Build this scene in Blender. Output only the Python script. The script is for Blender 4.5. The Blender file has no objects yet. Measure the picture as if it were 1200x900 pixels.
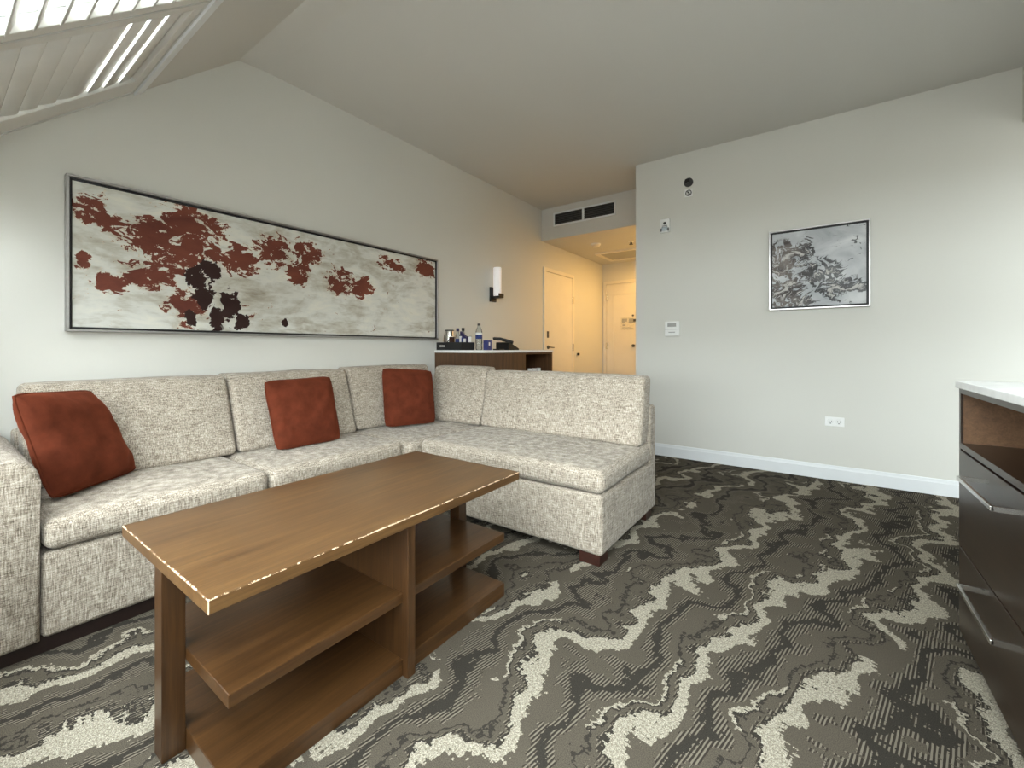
import bpy, bmesh, math, random
from mathutils import Vector, Matrix, noise
random.seed(7)
sc = bpy.context.scene
C = sc.collection
PI = math.pi

# ------------------------------------------------------------------ camera
TH = 0.62256
cd = bpy.data.cameras.new('camera'); cam = bpy.data.objects.new('camera', cd); C.objects.link(cam)
cam.location = (0, 0, 1.05); cam.rotation_euler = (PI/2, 0, TH)
cd.sensor_width = 36; cd.lens = 499/1200*36; cd.shift_y = -41.4/1200; cd.clip_start = 0.02
sc.camera = cam

# ------------------------------------------------------------------ view, world, lights
sc.view_settings.view_transform = 'Standard'; sc.view_settings.look = 'None'
sc.view_settings.gamma = 1; sc.view_settings.use_curve_mapping = False
sc.view_settings.exposure = 0.0
SKY = 16.4
HALL_W = 20
w = bpy.data.worlds.new('overcast_sky'); sc.world = w; w.use_nodes = True
nt = w.node_tree; nt.nodes.clear()
o_ = nt.nodes.new('ShaderNodeOutputWorld'); bg = nt.nodes.new('ShaderNodeBackground')
tc = nt.nodes.new('ShaderNodeTexCoord'); sp = nt.nodes.new('ShaderNodeSeparateXYZ'); rp = nt.nodes.new('ShaderNodeValToRGB')
nt.links.new(tc.outputs['Generated'], sp.inputs[0]); nt.links.new(sp.outputs['Z'], rp.inputs[0])
rp.color_ramp.elements[0].position = 0.0; rp.color_ramp.elements[0].color = (.27, .265, .25, 1)     # ground below the horizon
rp.color_ramp.elements[1].position = 0.03; rp.color_ramp.elements[1].color = (.92, .97, 1.0, 1)      # even overcast above
nt.links.new(rp.outputs[0], bg.inputs[0]); bg.inputs[1].default_value = SKY
nt.links.new(bg.outputs[0], o_.inputs[0])
def portal(name, loc, rot, sx, sy):
    l = bpy.data.lights.new(name, 'AREA'); l.shape = 'RECTANGLE'; l.size = sx; l.size_y = sy; l.energy = 1
    l.cycles.is_portal = True
    o = bpy.data.objects.new(name, l); C.objects.link(o); o.location = loc; o.rotation_euler = rot
    return o
SLA = math.atan2(.669, .743)                                                    # roof pitch
portal('daylight_portal_wall', (-.61, -.47, .975), (PI/2, 0, 0), 3.42, .86)
portal('daylight_portal_roof', (-.95, .16, 2.10), (SLA, 0, 0), 4.2, 1.35)
portal('daylight_portal_next_wall', (2.62, -.47, .975), (PI/2, 0, 0), 2.5, .86)
portal('daylight_portal_next_roof', (2.6, .16, 2.10), (SLA, 0, 0), 2.6, 1.35)

# ------------------------------------------------------------------ material helpers
def rgb(r, g, b):
    f = lambda c: (c/12.92 if c <= .04045 else ((c+.055)/1.055)**2.4)
    return (f(r/255), f(g/255), f(b/255), 1)
class NB:
    def __init__(s, name, rough=.5, metal=0, spec=.5):
        s.m = bpy.data.materials.new(name); s.m.use_nodes = True; s.t = s.m.node_tree; s.b = s.t.nodes['Principled BSDF']
        s.b.inputs['Roughness'].default_value = rough; s.b.inputs['Metallic'].default_value = metal
        s.b.inputs['Specular IOR Level'].default_value = spec
    def n(s, ty, **k):
        x = s.t.nodes.new(ty)
        for a, v in k.items(): setattr(x, a, v)
        return x
    def l(s, a, b): s.t.links.new(a, b)
    def val(s, x, sock):
        if hasattr(x, 'is_output'): s.l(x, sock)
        else: sock.default_value = x
    def math(s, op, a, b=None, c=None, clamp=False):
        x = s.n('ShaderNodeMath', operation=op); x.use_clamp = clamp
        s.val(a, x.inputs[0])
        if b is not None: s.val(b, x.inputs[1])
        if c is not None: s.val(c, x.inputs[2])
        return x.outputs[0]
    def coord(s, scale=(1,1,1), loc=(0,0,0), rot=(0,0,0), kind='Object'):
        t = s.n('ShaderNodeTexCoord'); m = s.n('ShaderNodeMapping'); s.l(t.outputs[kind], m.inputs[0])
        m.inputs['Scale'].default_value = scale; m.inputs['Location'].default_value = loc; m.inputs['Rotation'].default_value = rot
        return m.outputs[0]
    def noise(s, vec, scale=5, detail=3, rough=.5, dist=0, out=0):
        x = s.n('ShaderNodeTexNoise'); s.l(vec, x.inputs['Vector'])
        x.inputs['Scale'].default_value = scale; x.inputs['Detail'].default_value = detail
        x.inputs['Roughness'].default_value = rough; x.inputs['Distortion'].default_value = dist
        return x.outputs[out]
    def ramp(s, fac, stops, interp='LINEAR'):
        r = s.n('ShaderNodeValToRGB'); cr = r.color_ramp; cr.interpolation = interp
        while len(cr.elements) < len(stops): cr.elements.new(.5)
        for e, (p, c) in zip(cr.elements, stops): e.position = p; e.color = c
        s.val(fac, r.inputs[0]); return r.outputs[0]
    def mix(s, fac, a, b, mode='MIX'):
        x = s.n('ShaderNodeMix', data_type='RGBA', blend_type=mode)
        s.val(fac, x.inputs[0]); s.val(a, x.inputs[6]); s.val(b, x.inputs[7]); return x.outputs[2]
    def xyz(s, vec):
        x = s.n('ShaderNodeSeparateXYZ'); s.l(vec, x.inputs[0]); return x.outputs
    def comb(s, x, y, z):
        c = s.n('ShaderNodeCombineXYZ'); s.val(x, c.inputs[0]); s.val(y, c.inputs[1]); s.val(z, c.inputs[2]); return c.outputs[0]
    def color(s, c): s.val(c, s.b.inputs['Base Color'])
    def bump(s, h, strength=.3, dist=.01):
        x = s.n('ShaderNodeBump'); x.inputs['Strength'].default_value = strength; x.inputs['Distance'].default_value = dist
        s.l(h, x.inputs['Height']); s.l(x.outputs[0], s.b.inputs['Normal'])

M = {}
def plain(key, c, rough=.5, metal=0, var=.06, scale=30, bump=0, spec=.5):
    b = NB(key, rough, metal, spec); n = b.noise(b.coord(), scale, 3)
    lo = tuple(x*(1-var) for x in c[:3])+(1,); hi = tuple(min(1, x*(1+var)) for x in c[:3])+(1,)
    b.color(b.ramp(n, [(.3, lo), (.7, hi)]))
    if bump: b.bump(b.noise(b.coord(), scale*6, 2), bump, .002)
    M[key] = b.m; return b.m
def wall_paint(key, c):
    b = NB(key, .85, 0, .25); n = b.noise(b.coord(), .9, 2)
    b.color(b.ramp(n, [(.3, tuple(x*.98 for x in c[:3])+(1,)), (.7, c)]))
    b.bump(b.noise(b.coord(), 260, 2), .12, .0015); M[key] = b.m
wall_paint('wall', (.70, .69, .645, 1)); wall_paint('ceiling', (.66, .645, .61, 1))
plain('white_trim', (.78, .80, .82, 1), .4, var=.02, scale=8)
plain('shutter', (.70, .68, .64, 1), .38, var=.02, scale=8)
plain('door_paint', (.78, .74, .66, 1), .45, var=.02, scale=4)
plain('quartz', (.82, .83, .84, 1), .18, var=.05, scale=25)
plain('chrome', (.78, .77, .75, 1), .22, 1, var=.03)
plain('brushed_silver', (.40, .385, .38, 1), .3, 1, var=.06, scale=60)
plain('black_plastic', (.012, .012, .013, 1), .35, var=.1)
plain('black_frame', (.008, .007, .008, 1), .55, var=.1)
plain('dark_metal', (.10, .10, .10, 1), .4, .7, var=.1)
plain('white_plastic', (.86, .86, .85, 1), .4, var=.02)
plain('grey_plastic', (.36, .36, .35, 1), .45, var=.04)
plain('blue_print', rgb(62, 66, 122), .5, var=.12, scale=80)
plain('purple_cap', rgb(44, 36, 84), .4, var=.08)
plain('label_blue', rgb(40, 58, 120), .45, var=.3, scale=160)
plain('paper', (.70, .66, .56, 1), .7, var=.2, scale=60)
plain('vent_dark', (.05, .05, .05, 1), .8, var=.1)
plain('porcelain', (.85, .85, .84, 1), .2, var=.02)
plain('dark_plinth', rgb(34, 20, 16), .5, var=.15, scale=60)
plain('foot_wood', rgb(54, 28, 21), .4, var=.2, scale=60)

def glass(key, tint, refl):
    b = NB(key); t = b.t; t.nodes.remove(b.b)
    tr = b.n('ShaderNodeBsdfTransparent'); tr.inputs[0].default_value = tint
    gl = b.n('ShaderNodeBsdfGlossy'); gl.inputs['Roughness'].default_value = .03
    lw = b.n('ShaderNodeLayerWeight'); lw.inputs[0].default_value = refl
    nz = b.noise(b.coord(), 3, 1)
    mx = b.n('ShaderNodeMixShader'); b.l(b.math('MULTIPLY', lw.outputs[0], b.math('MULTIPLY_ADD', nz, .1, .9)), mx.inputs[0]); b.l(tr.outputs[0], mx.inputs[1]); b.l(gl.outputs[0], mx.inputs[2])
    b.l(mx.outputs[0], t.nodes['Material Output'].inputs[0]); M[key] = b.m
glass('window_glass', (.96, .98, .97, 1), .12); glass('clear_plastic', (.86, .9, .93, 1), .25)

def wood(key, c0, c1, c2, axis=1, rough=.35, scale=1., wear=None):
    b = NB(key, rough, 0, .45)
    s = [26*scale]*3; s[axis] = 1.6*scale
    n1 = b.noise(b.coord(tuple(s)), 1.6, 6, .62, .6)
    s2 = [190*scale]*3; s2[axis] = 5*scale
    n2 = b.noise(b.coord(tuple(s2)), 1, 3, .6)
    big = b.noise(b.coord((1.3,1.3,1.3)), 1.5, 2)
    f = b.math('ADD', b.math('MULTIPLY', n1, .62), b.math('MULTIPLY', n2, .38))
    f = b.math('ADD', f, b.math('MULTIPLY_ADD', big, .22, -.11))
    col = b.ramp(f, [(.30, c0), (.50, c1), (.70, c2)])
    if wear:                                                     # chipped finish on the two outer edges of the top
        x, y, z = b.xyz(b.coord())
        wn = b.noise(b.coord((30,30,30)), 1.5, 3, .75)
        wd = b.math('MULTIPLY_ADD', wn, .034, -.0155)
        ex = b.math('GREATER_THAN', x, b.math('SUBTRACT', wear[0], b.math('MINIMUM', wd, .0034))); ey = b.math('LESS_THAN', y, b.math('ADD', wear[1], b.math('MINIMUM', wd, .0034)))
        zt = b.math('GREATER_THAN', z, wear[2]-.0028)
        cor = b.math('MULTIPLY', b.math('GREATER_THAN', x, wear[0]-.002), b.math('LESS_THAN', y, wear[1]+.002))
        cor = b.math('MULTIPLY', cor, b.math('GREATER_THAN', z, wear[2]-.05))
        msk = b.math('MAXIMUM', b.math('MULTIPLY', b.math('MAXIMUM', ex, ey), zt), cor)
        col = b.mix(msk, col, rgb(200, 174, 146))
    b.color(col); b.bump(n2, .06, .001); M[key] = b.m
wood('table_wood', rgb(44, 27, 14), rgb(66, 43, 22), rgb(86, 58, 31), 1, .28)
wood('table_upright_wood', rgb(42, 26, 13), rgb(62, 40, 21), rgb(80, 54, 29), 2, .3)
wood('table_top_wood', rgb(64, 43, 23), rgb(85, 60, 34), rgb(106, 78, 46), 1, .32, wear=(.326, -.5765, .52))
wood('cabinet_wood', rgb(58, 38, 23), rgb(84, 58, 37), rgb(104, 74, 49), 2, .35)
wood('dresser_wood', rgb(30, 20, 14), rgb(44, 31, 22), rgb(56, 41, 30), 1, .28)
wood('dresser_inner', rgb(72, 48, 30), rgb(96, 68, 44), rgb(112, 82, 56), 1, .45)

def fabric():
    b = NB('tweed', .95, 0, .15)
    a = b.noise(b.coord((300, 300, 30)), 1, 2, .6); c = b.noise(b.coord((26, 26, 360)), 1, 2, .6)
    d = b.noise(b.coord((420, 420, 420)), 1, 1, .6); e = b.noise(b.coord((30, 30, 12)), 1, 2)
    f = b.math('ADD', b.math('MULTIPLY', a, .40), b.math('MULTIPLY', c, .32))
    f = b.math('ADD', f, b.math('ADD', b.math('MULTIPLY', d, .22), b.math('MULTIPLY', e, .06)))
    col = b.ramp(f, [(.36, rgb(82, 73, 63)), (.44, rgb(128, 117, 104)), (.51, rgb(164, 153, 139)), (.58, rgb(194, 184, 170)), (.66, rgb(222, 213, 200))])
    b.color(col); b.bump(f, .55, .004)
    b.b.inputs['Sheen Weight'].default_value = .15; M['tweed'] = b.m
fabric()
def velvet():
    b = NB('rust_velvet', .9, 0, .1)
    n = b.noise(b.coord(), 14, 4, .6); n2 = b.noise(b.coord(), 500, 2)
    b.color(b.ramp(n, [(.3, rgb(76, 34, 20)), (.7, rgb(98, 46, 29))]))
    b.bump(b.math('ADD', b.math('MULTIPLY', n, .8), b.math('MULTIPLY', n2, .2)), .3, .006)
    b.b.inputs['Sheen Weight'].default_value = .25; b.b.inputs['Sheen Tint'].default_value = rgb(190, 100, 66); M['rust_velvet'] = b.m
velvet()

def carpet():
    b = NB('carpet', .98, 0, .05)
    P = b.coord((1,1,1), rot=(0,0,math.radians(12)))
    x, y, z = b.xyz(P)
    w0 = b.noise(b.comb(b.math('MULTIPLY', x, .35), b.math('MULTIPLY', y, .5), 1.), 1.5, 1, .5)
    w1 = b.noise(b.comb(b.math('MULTIPLY', x, .8), b.math('MULTIPLY', y, 1.0), 0), 3.0, 2, .5); w2 = b.noise(b.comb(x, b.math('MULTIPLY', y, .9), 4.), 8.5, 3, .55)
    # jagged edges: needles both across and along the tufting rows
    nd = b.noise(b.comb(b.math('MULTIPLY', x, 6), b.math('MULTIPLY', y, 70), 2.), 1., 2, .6)
    nd2 = b.noise(b.comb(b.math('MULTIPLY', x, 75), b.math('MULTIPLY', y, 12), 9.), 1., 2, .6)
    u = b.math('ADD', b.math('MULTIPLY', x, 2.9), b.math('MULTIPLY_ADD', w1, 1.7, -.85))
    u = b.math('ADD', u, b.math('MULTIPLY_ADD', w0, 1.5, -.75))
    u = b.math('ADD', u, b.math('MULTIPLY_ADD', w2, .46, -.23))
    u = b.math('ADD', u, b.math('MULTIPLY_ADD', nd, .17, -.085))
    u = b.math('ADD', u, b.math('MULTIPLY_ADD', nd2, .18, -.09))
    fr = b.math('FRACT', b.math('ADD', u, 20.2))
    G = lambda v: (v, v, v, 1)
    # classes: 0 mid, .33 dark, .66 hatched, 1 light
    cls = b.ramp(fr, [(0, G(.9)), (.03, G(1)), (.165, G(.9)), (.195, G(0)), (.34, G(.66)), (.44, G(.33)), (.55, G(.66)), (.65, G(0)), (.76, G(.8)), (.81, G(.33)), (.85, G(0)), (.93, G(.66)), (.965, G(.33))], 'CONSTANT')
    patch = b.noise(b.comb(b.math('MULTIPLY', x, 1.), b.math('MULTIPLY', y, .6), 7.), 4.5, 2)
    tuft = b.noise(b.comb(b.math('MULTIPLY', x, 1.), b.math('MULTIPLY', y, 1.), 0), 420, 2, .7)
    tuft2 = b.noise(b.comb(x, y, 3.), 150, 2, .7)
    light = b.ramp(b.math('ADD', b.math('MULTIPLY', tuft, .6), b.math('MULTIPLY', tuft2, .4)), [(.36, rgb(88, 82, 71)), (.5, rgb(142, 135, 120)), (.62, rgb(192, 185, 170))])
    mid = b.ramp(tuft, [(.3, rgb(60, 55, 48)), (.7, rgb(96, 89, 78))])
    dark = b.ramp(tuft, [(.3, rgb(42, 39, 35)), (.7, rgb(62, 58, 52))])
    sn = b.math('SINE', b.math('MULTIPLY_ADD', x, 2*PI/.0095, b.math('MULTIPLY', nd2, 3.)))
    hat = b.mix(b.math('GREATER_THAN', sn, .15), rgb(54, 49, 43), rgb(114, 107, 95))
    isl = b.math('MULTIPLY', b.math('GREATER_THAN', cls, .7), b.math('GREATER_THAN', b.math('ADD', cls, b.math('MULTIPLY', patch, 1.)), 1.33))
    ish = b.math('MULTIPLY', b.math('GREATER_THAN', cls, .5), b.math('LESS_THAN', cls, .7))
    isd = b.math('MULTIPLY', b.math('GREATER_THAN', cls, .2), b.math('LESS_THAN', cls, .5))
    col = b.mix(isd, mid, dark); col = b.mix(ish, col, hat); col = b.mix(isl, col, light)
    b.color(col)
    h = b.math('ADD', b.math('MULTIPLY', tuft, .5), b.math('MULTIPLY', isl, .5)); h = b.math('ADD', h, b.math('MULTIPLY', b.math('MULTIPLY', ish, sn), .3))
    b.bump(h, .5, .006); M['carpet'] = b.m
carpet()

def blobs(b, u, v, lst):
    acc = None
    for (cx, cy, rx, ry) in lst:
        dx = b.math('DIVIDE', b.math('SUBTRACT', u, cx), rx); dy = b.math('DIVIDE', b.math('SUBTRACT', v, cy), ry)
        d = b.math('SUBTRACT', 1, b.math('ADD', b.math('MULTIPLY', dx, dx), b.math('MULTIPLY', dy, dy)))
        acc = d if acc is None else b.math('MAXIMUM', acc, d)
    return b.math('MAXIMUM', acc, -.6)
def art_long():
    b = NB('abstract_rust_print', .6, 0, .3)
    x, y, z = b.xyz(b.coord())
    u = b.math('MULTIPLY_ADD', y, 1/2.47, .5); v = b.math('MULTIPLY_ADD', z, 1/.74, .5)
    P = b.comb(b.math('MULTIPLY', y, 1), b.math('MULTIPLY', z, 1.5), 0)
    nb = b.noise(P, 3.2, 6, .6, .8); ns = b.noise(b.comb(b.math('MULTIPLY', y, 1), b.math('MULTIPLY', z, 3.2), 5.), 7, 6, .65, .4)
    base = b.ramp(b.math('ADD', b.math('MULTIPLY', nb, .6), b.math('MULTIPLY', ns, .4)), [(.32, rgb(150, 138, 122)), (.43, rgb(190, 186, 174)), (.52, rgb(214, 214, 208)), (.62, rgb(226, 224, 214)), (.7, rgb(196, 192, 180))])
    nr = b.noise(P, 8.0, 8, .66, 1.1); nf = b.noise(b.comb(y, z, 8.), 26, 4, .6, 1.)
    m = blobs(b, u, v, [(.02, .84, .035, .10), (.05, .76, .05, .08), (.125, .72, .07, .16), (.20, .80, .075, .22), (.22, .70, .05, .2), (.125, .42, .06, .13), (.165, .55, .07, .14),
                        (.015, .45, .014, .1), (.19, .2, .045, .16), (.31, .63, .05, .16), (.385, .76, .06, .16), (.49, .80, .055, .14), (.46, .60, .04, .16), (.585, .57, .06, .16), (.67, .55, .05, .14), (.79, .86, .06, .1), (.95, .88, .06, .13), (.06, .32, .03, .08)])
    f = b.math('ADD', b.math('MULTIPLY', m, .15), b.math('ADD', b.math('MULTIPLY', nr, .78), b.math('MULTIPLY', nf, .30)))
    red = b.math('GREATER_THAN', f, .60)
    rim = b.math('MULTIPLY', b.math('GREATER_THAN', f, .585), b.math('SUBTRACT', 1, red))
    md = blobs(b, u, v, [(.215, .42, .03, .14), (.225, .28, .03, .13), (.255, .10, .022, .15), (.285, .22, .03, .18), (.24, .5, .03, .1), (.31, .10, .025, .1), (.20, .10, .016, .1), (.42, .1, .012, .05)])
    fd = b.math('ADD', b.math('MULTIPLY', md, .26), b.math('ADD', b.math('MULTIPLY', b.noise(b.comb(y, z, 12.), 9, 7, .6, 1.5), .75), b.math('MULTIPLY', nf, .25)))
    dk = b.math('GREATER_THAN', fd, .61)
    redc = b.ramp(nb, [(.3, rgb(92, 44, 34)), (.7, rgb(124, 66, 50))])
    col = b.mix(b.math('MULTIPLY', rim, .7), base, rgb(222, 206, 182)); col = b.mix(red, col, redc); col = b.mix(dk, col, rgb(48, 26, 24))
    b.color(col); b.bump(ns, .08, .002); M['art_long'] = b.m
art_long()
def art_small():
    b = NB('abstract_grey_print', .5, 0, .3)
    x, y, z = b.xyz(b.coord())
    u = b.math('MULTIPLY_ADD', x, 1/.63, .5); v = b.math('MULTIPLY_ADD', z, 1/.63, .5)
    wv = b.noise(b.comb(x, z, 0), 4.0, 3, .5, 1.2, out=1); vm = b.n('ShaderNodeVectorMath', operation='MULTIPLY_ADD')
    b.l(wv, vm.inputs[0]); vm.inputs[1].default_value = (.35, .35, 0); b.l(b.comb(x, z, 0), vm.inputs[2])
    n1 = b.noise(vm.outputs[0], 7, 6, .6, 2.6); n2 = b.noise(b.comb(x, b.math('MULTIPLY', z, 1.6), 3.), 4, 4, .55, .6)
    base = b.ramp(n2, [(.3, rgb(164, 167, 171)), (.5, rgb(190, 192, 195)), (.68, rgb(212, 213, 214))])
    m = blobs(b, u, v, [(.12, .56, .24, .30), (.16, .25, .26, .24), (.36, .72, .12, .2), (.45, .45, .25, .17), (.70, .22, .20, .16), (.62, .48, .14, .14), (.88, .22, .14, .09), (.30, .08, .2, .1)])
    f = b.math('MULTIPLY_ADD', m, .15, n1)
    col = b.mix(b.ramp(f, [(.515, (0,0,0,1)), (.56, (.95,.95,.95,1))]), base, b.mix(b.ramp(u, [(.2, (0,0,0,1)), (.5, (1,1,1,1))]), b.ramp(n2, [(.35, rgb(60, 50, 46)), (.6, rgb(122, 112, 106))]), b.ramp(n2, [(.35, rgb(30, 29, 30)), (.6, rgb(92, 92, 94))])))
    col = b.mix(b.ramp(f, [(.63, (0,0,0,1)), (.70, (.85,.85,.85,1))]), col, rgb(202, 198, 194))
    b.color(col); M['art_small'] = b.m
art_small()
def emit(key, c, strength, base=(.85, .85, .85, 1)):
    b = NB(key, .4); b.color(b.ramp(b.noise(b.coord(), 20, 1), [(.3, base), (.7, tuple(x*.98 for x in base))]))
    b.b.inputs['Emission Color'].default_value = c; b.b.inputs['Emission Strength'].default_value = strength; M[key] = b.m
emit('sconce_glass', (1, .95, .95, 1), .28, (.86, .84, .84, 1)); emit('lamp_lens', (1, .72, .38, 1), 12)

# ------------------------------------------------------------------ geometry helpers (all authored in world metres)
def wloc(o):
    v = Vector((0,0,0))
    while o: v += o.location; o = o.parent
    return v
def smooth(me, on=True):
    for p in me.polygons: p.use_smooth = on
def obj(name, bm, mat, parent=None, sm=False, kind=None):
    bmesh.ops.recalc_face_normals(bm, faces=bm.faces)
    me = bpy.data.meshes.new(name)
    if parent is not None: off = wloc(parent)
    else:
        xs = [v.co for v in bm.verts]
        off = Vector(((min(v.x for v in xs)+max(v.x for v in xs))/2, (min(v.y for v in xs)+max(v.y for v in xs))/2, min(v.z for v in xs)))
    for v in bm.verts: v.co -= off
    bm.to_mesh(me); bm.free(); me.materials.append(M[mat]); smooth(me, sm)
    o = bpy.data.objects.new(name, me); C.objects.link(o)
    if parent is not None: o.parent = parent
    else: o.location = off
    if kind: o['kind'] = kind
    return o
def tag(o, label, cat, group=None):
    o['label'] = label; o['category'] = cat
    if group: o['group'] = group
    return o
def thing(name, loc, label, cat, group=None):
    o = bpy.data.objects.new(name, None); C.objects.link(o); o.location = loc; o.empty_display_size = .1
    return tag(o, label, cat, group)
def group_empty(name, loc):
    o = bpy.data.objects.new(name, None); C.objects.link(o); o.location = loc; o['kind'] = 'structure'; return o
def bx(x0, x1, y0, y1, z0, z1, bev=0, seg=2, bm=None):
    b2 = bmesh.new(); bmesh.ops.create_cube(b2, size=1)
    for v in b2.verts:
        v.co = Vector(((x0+x1)/2+v.co.x*(x1-x0), (y0+y1)/2+v.co.y*(y1-y0), (z0+z1)/2+v.co.z*(z1-z0)))
    if bev: bmesh.ops.bevel(b2, geom=b2.edges[:], offset=bev, segments=seg, affect='EDGES', profile=.5)
    if bm is None: return b2
    join(bm, b2); return bm
def join(bm, b2):
    mp = {v: bm.verts.new(v.co) for v in b2.verts}
    for f in b2.faces: bm.faces.new([mp[v] for v in f.verts])
    b2.free()
def prism(pts, axis, a, b):
    """extrude a 2-D outline along an axis; pts are the two other coordinates in xyz order"""
    bm = bmesh.new()
    def mk(p, t):
        c = list(p); c.insert(axis, t); return bm.verts.new(c)
    A = [mk(p, a) for p in pts]; B = [mk(p, b) for p in pts]
    bm.faces.new(A); bm.faces.new(B[::-1])
    for i in range(len(pts)): j = (i+1) % len(pts); bm.faces.new((A[i], A[j], B[j], B[i]))
    return bm
def lathe(prof, cx, cy, seg=24, bm=None):
    bm = bm or bmesh.new(); rings = []
    for r, z in prof:
        rings.append([bm.verts.new((cx+r*math.cos(2*PI*i/seg), cy+r*math.sin(2*PI*i/seg), z)) for i in range(seg)])
    for a, b in zip(rings, rings[1:]):
        for i in range(seg): j = (i+1) % seg; bm.faces.new((a[i], a[j], b[j], b[i]))
    if prof[0][0] > 1e-6: bm.faces.new(rings[0][::-1])
    if prof[-1][0] > 1e-6: bm.faces.new(rings[-1])
    return bm
def disc(center, normal, r, depth, seg=20, bm=None):
    bm = bm or bmesh.new(); n = Vector(normal).normalized(); t = n.orthogonal().normalized(); q = n.cross(t); c = Vector(center)
    A = [bm.verts.new(c+(t*math.cos(2*PI*i/seg)+q*math.sin(2*PI*i/seg))*r) for i in range(seg)]
    B = [bm.verts.new(v.co+n*depth) for v in A]
    bm.faces.new(A[::-1]); bm.faces.new(B)
    for i in range(seg): j = (i+1) % seg; bm.faces.new((A[i], A[j], B[j], B[i]))
    return bm
def tube(pts, r, seg=8, closed=False, bm=None):
    bm = bm or bmesh.new(); pts = [Vector(p) for p in pts]; n = len(pts); rings = []; up = None
    for i, p in enumerate(pts):
        a = pts[i-1] if (i or closed) else p; c = pts[(i+1) % n] if (i < n-1 or closed) else p
        d = (c-a).normalized()
        up = d.orthogonal().normalized() if up is None else (up-d*up.dot(d)).normalized()
        q = d.cross(up)
        rings.append([bm.verts.new(p+(up*math.cos(2*PI*k/seg)+q*math.sin(2*PI*k/seg))*r) for k in range(seg)])
    for i in range(n if closed else n-1):
        a, b = rings[i], rings[(i+1) % n]
        for k in range(seg): j = (k+1) % seg; bm.faces.new((a[k], a[j], b[j], b[k]))
    if not closed: bm.faces.new(rings[0][::-1]); bm.faces.new(rings[-1])
    return bm
def cushion(x0, x1, y0, y1, z0, z1, r=.05, crown=(0,0,0), warp=None, wob=.004, n=14, seed=0.):
    """soft rounded block: rounded box, puffed faces, slightly uneven; warp maps each point"""
    h = Vector(((x1-x0)/2, (y1-y0)/2, (z1-z0)/2)); c = Vector(((x0+x1)/2, (y0+y1)/2, (z0+z1)/2)); r = min(r, min(h)*.98)
    def ticks(H):
        e = [-H+r*t for t in (0, .25, .5, .75, 1)]; inner = [-H+r+(2*H-2*r)*i/n for i in range(1, n)]
        return e+inner+[-t for t in e[::-1]]
    T = [ticks(h[i]) for i in range(3)]; bm = bmesh.new(); cache = {}
    def vert(p):
        k = tuple(round(t, 5) for t in p)
        if k in cache: return cache[k]
        P = Vector(p); Q = Vector([max(-h[i]+r, min(h[i]-r, P[i])) for i in range(3)]); d = P-Q
        # spread the rounded zone evenly over the arc
        d = Vector([math.tan(max(-1, min(1, t/r))*PI/4)*r for t in d])
        R = Q+(d.normalized()*r if d.length > 1e-9 else d)
        for i in range(3):
            j, l = (i+1) % 3, (i+2) % 3
            R[i] += crown[i]*(P[i]/h[i])*(1-(P[j]/h[j])**2)*(1-(P[l]/h[l])**2)
        W = c+R
        nz = noise.noise_vector((W*5)+Vector((seed, seed*1.7, seed*.3)))
        W = W+nz*wob
        if warp: W = Vector(warp(W))
        cache[k] = bm.verts.new(W); return cache[k]
    for ax in range(3):
        a, b = (ax+1) % 3, (ax+2) % 3
        for s in (-1, 1):
            for i in range(len(T[a])-1):
                for j in range(len(T[b])-1):
                    q = []
                    for (ii, jj) in ((i,j),(i+1,j),(i+1,j+1),(i,j+1)):
                        p = [0,0,0]; p[ax] = s*h[ax]; p[a] = T[a][ii]; p[b] = T[b][jj]; q.append(vert(p))
                    if len(set(q)) == 4: bm.faces.new(q)
    return bm

# ------------------------------------------------------------------ room shell
XL, YB, H = -3.026, 4.27, 2.92
XC = -1.509                     # corner where the back wall ends and the hall begins
XR, XR2, XE = 1.105, 1.225, 4.0 # partition to the next room, far side of next room
YW = -.40                       # knee wall with the low window
YE, YK = 6.90, 4.90             # hall end, bulkhead
HH = 2.50                       # hall ceiling
def S(name, bm, mat): return obj(name, bm, mat, None, False, 'structure')
S('floor', bx(XL-.12, XE+.1, YW-.12, YE+.1, -.06, 0), 'carpet')
S('wall_left', prism([(YW-.12, 0), (YE+.1, 0), (YE+.1, H+.06), (1.2, H+.06), (YW-.12, 1.42)], 0, XL-.12, XL), 'wall')
S('wall_back', bx(XC, XE, YB, YB+.12, 0, H), 'wall')
S('wall_hall_right', bx(XC, XC+.12, YB+.12, YE, 0, H), 'wall')
S('wall_hall_end', bx(XL, XC+.12, YE, YE+.1, 0, H), 'wall')
S('wall_far_right', prism([(YW-.12, 0), (YB, 0), (YB, H+.06), (1.2, H+.06), (YW-.12, 1.42)], 0, XE, XE+.1), 'wall')
# partition with a wide opening beside the back wall
S('wall_right', prism([(YW, 0), (3.02, 0), (3.02, 2.55), (YB, 2.55), (YB, H), (1.385, H), (1.2, 2.905), (YW, 1.46)], 0, XR, XR2), 'wall')
S('ceiling', prism([(1.2, 2.905), (1.385, H), (YE+.1, H), (YE+.1, H+.1), (1.2, H+.1)], 0, XL-.12, XE+.1), 'ceiling')
S('ceiling_hall', bx(XL, XC, YK, YE, HH, H), 'ceiling')           # dropped ceiling; its front face is the bulkhead
# knee wall under the roof slope, with low windows
def knee(x0, x1, wins):
    bm = bx(x0, x1, YW-.12, YW, 0, WZ); bx(x0, x1, YW-.12, YW, 1.40, 1.46, bm=bm)
    e = [x0]
    for a, b in wins: e += [a, b]
    e.append(x1)
    for a, b in zip(e[::2], e[1::2]): bx(a, b, YW-.12, YW, WZ, 1.40, bm=bm)
    return bm
W1 = [(-2.30, -1.68), (-1.62, -.30), (-.24, 1.08)]; W2 = [(1.4, 2.6), (2.7, 3.85)]
WZ = .55
S('wall_front', knee(XL, XR2, W1), 'wall'); S('wall_front_next_room', knee(XR2, XE, W2), 'wall')
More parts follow.
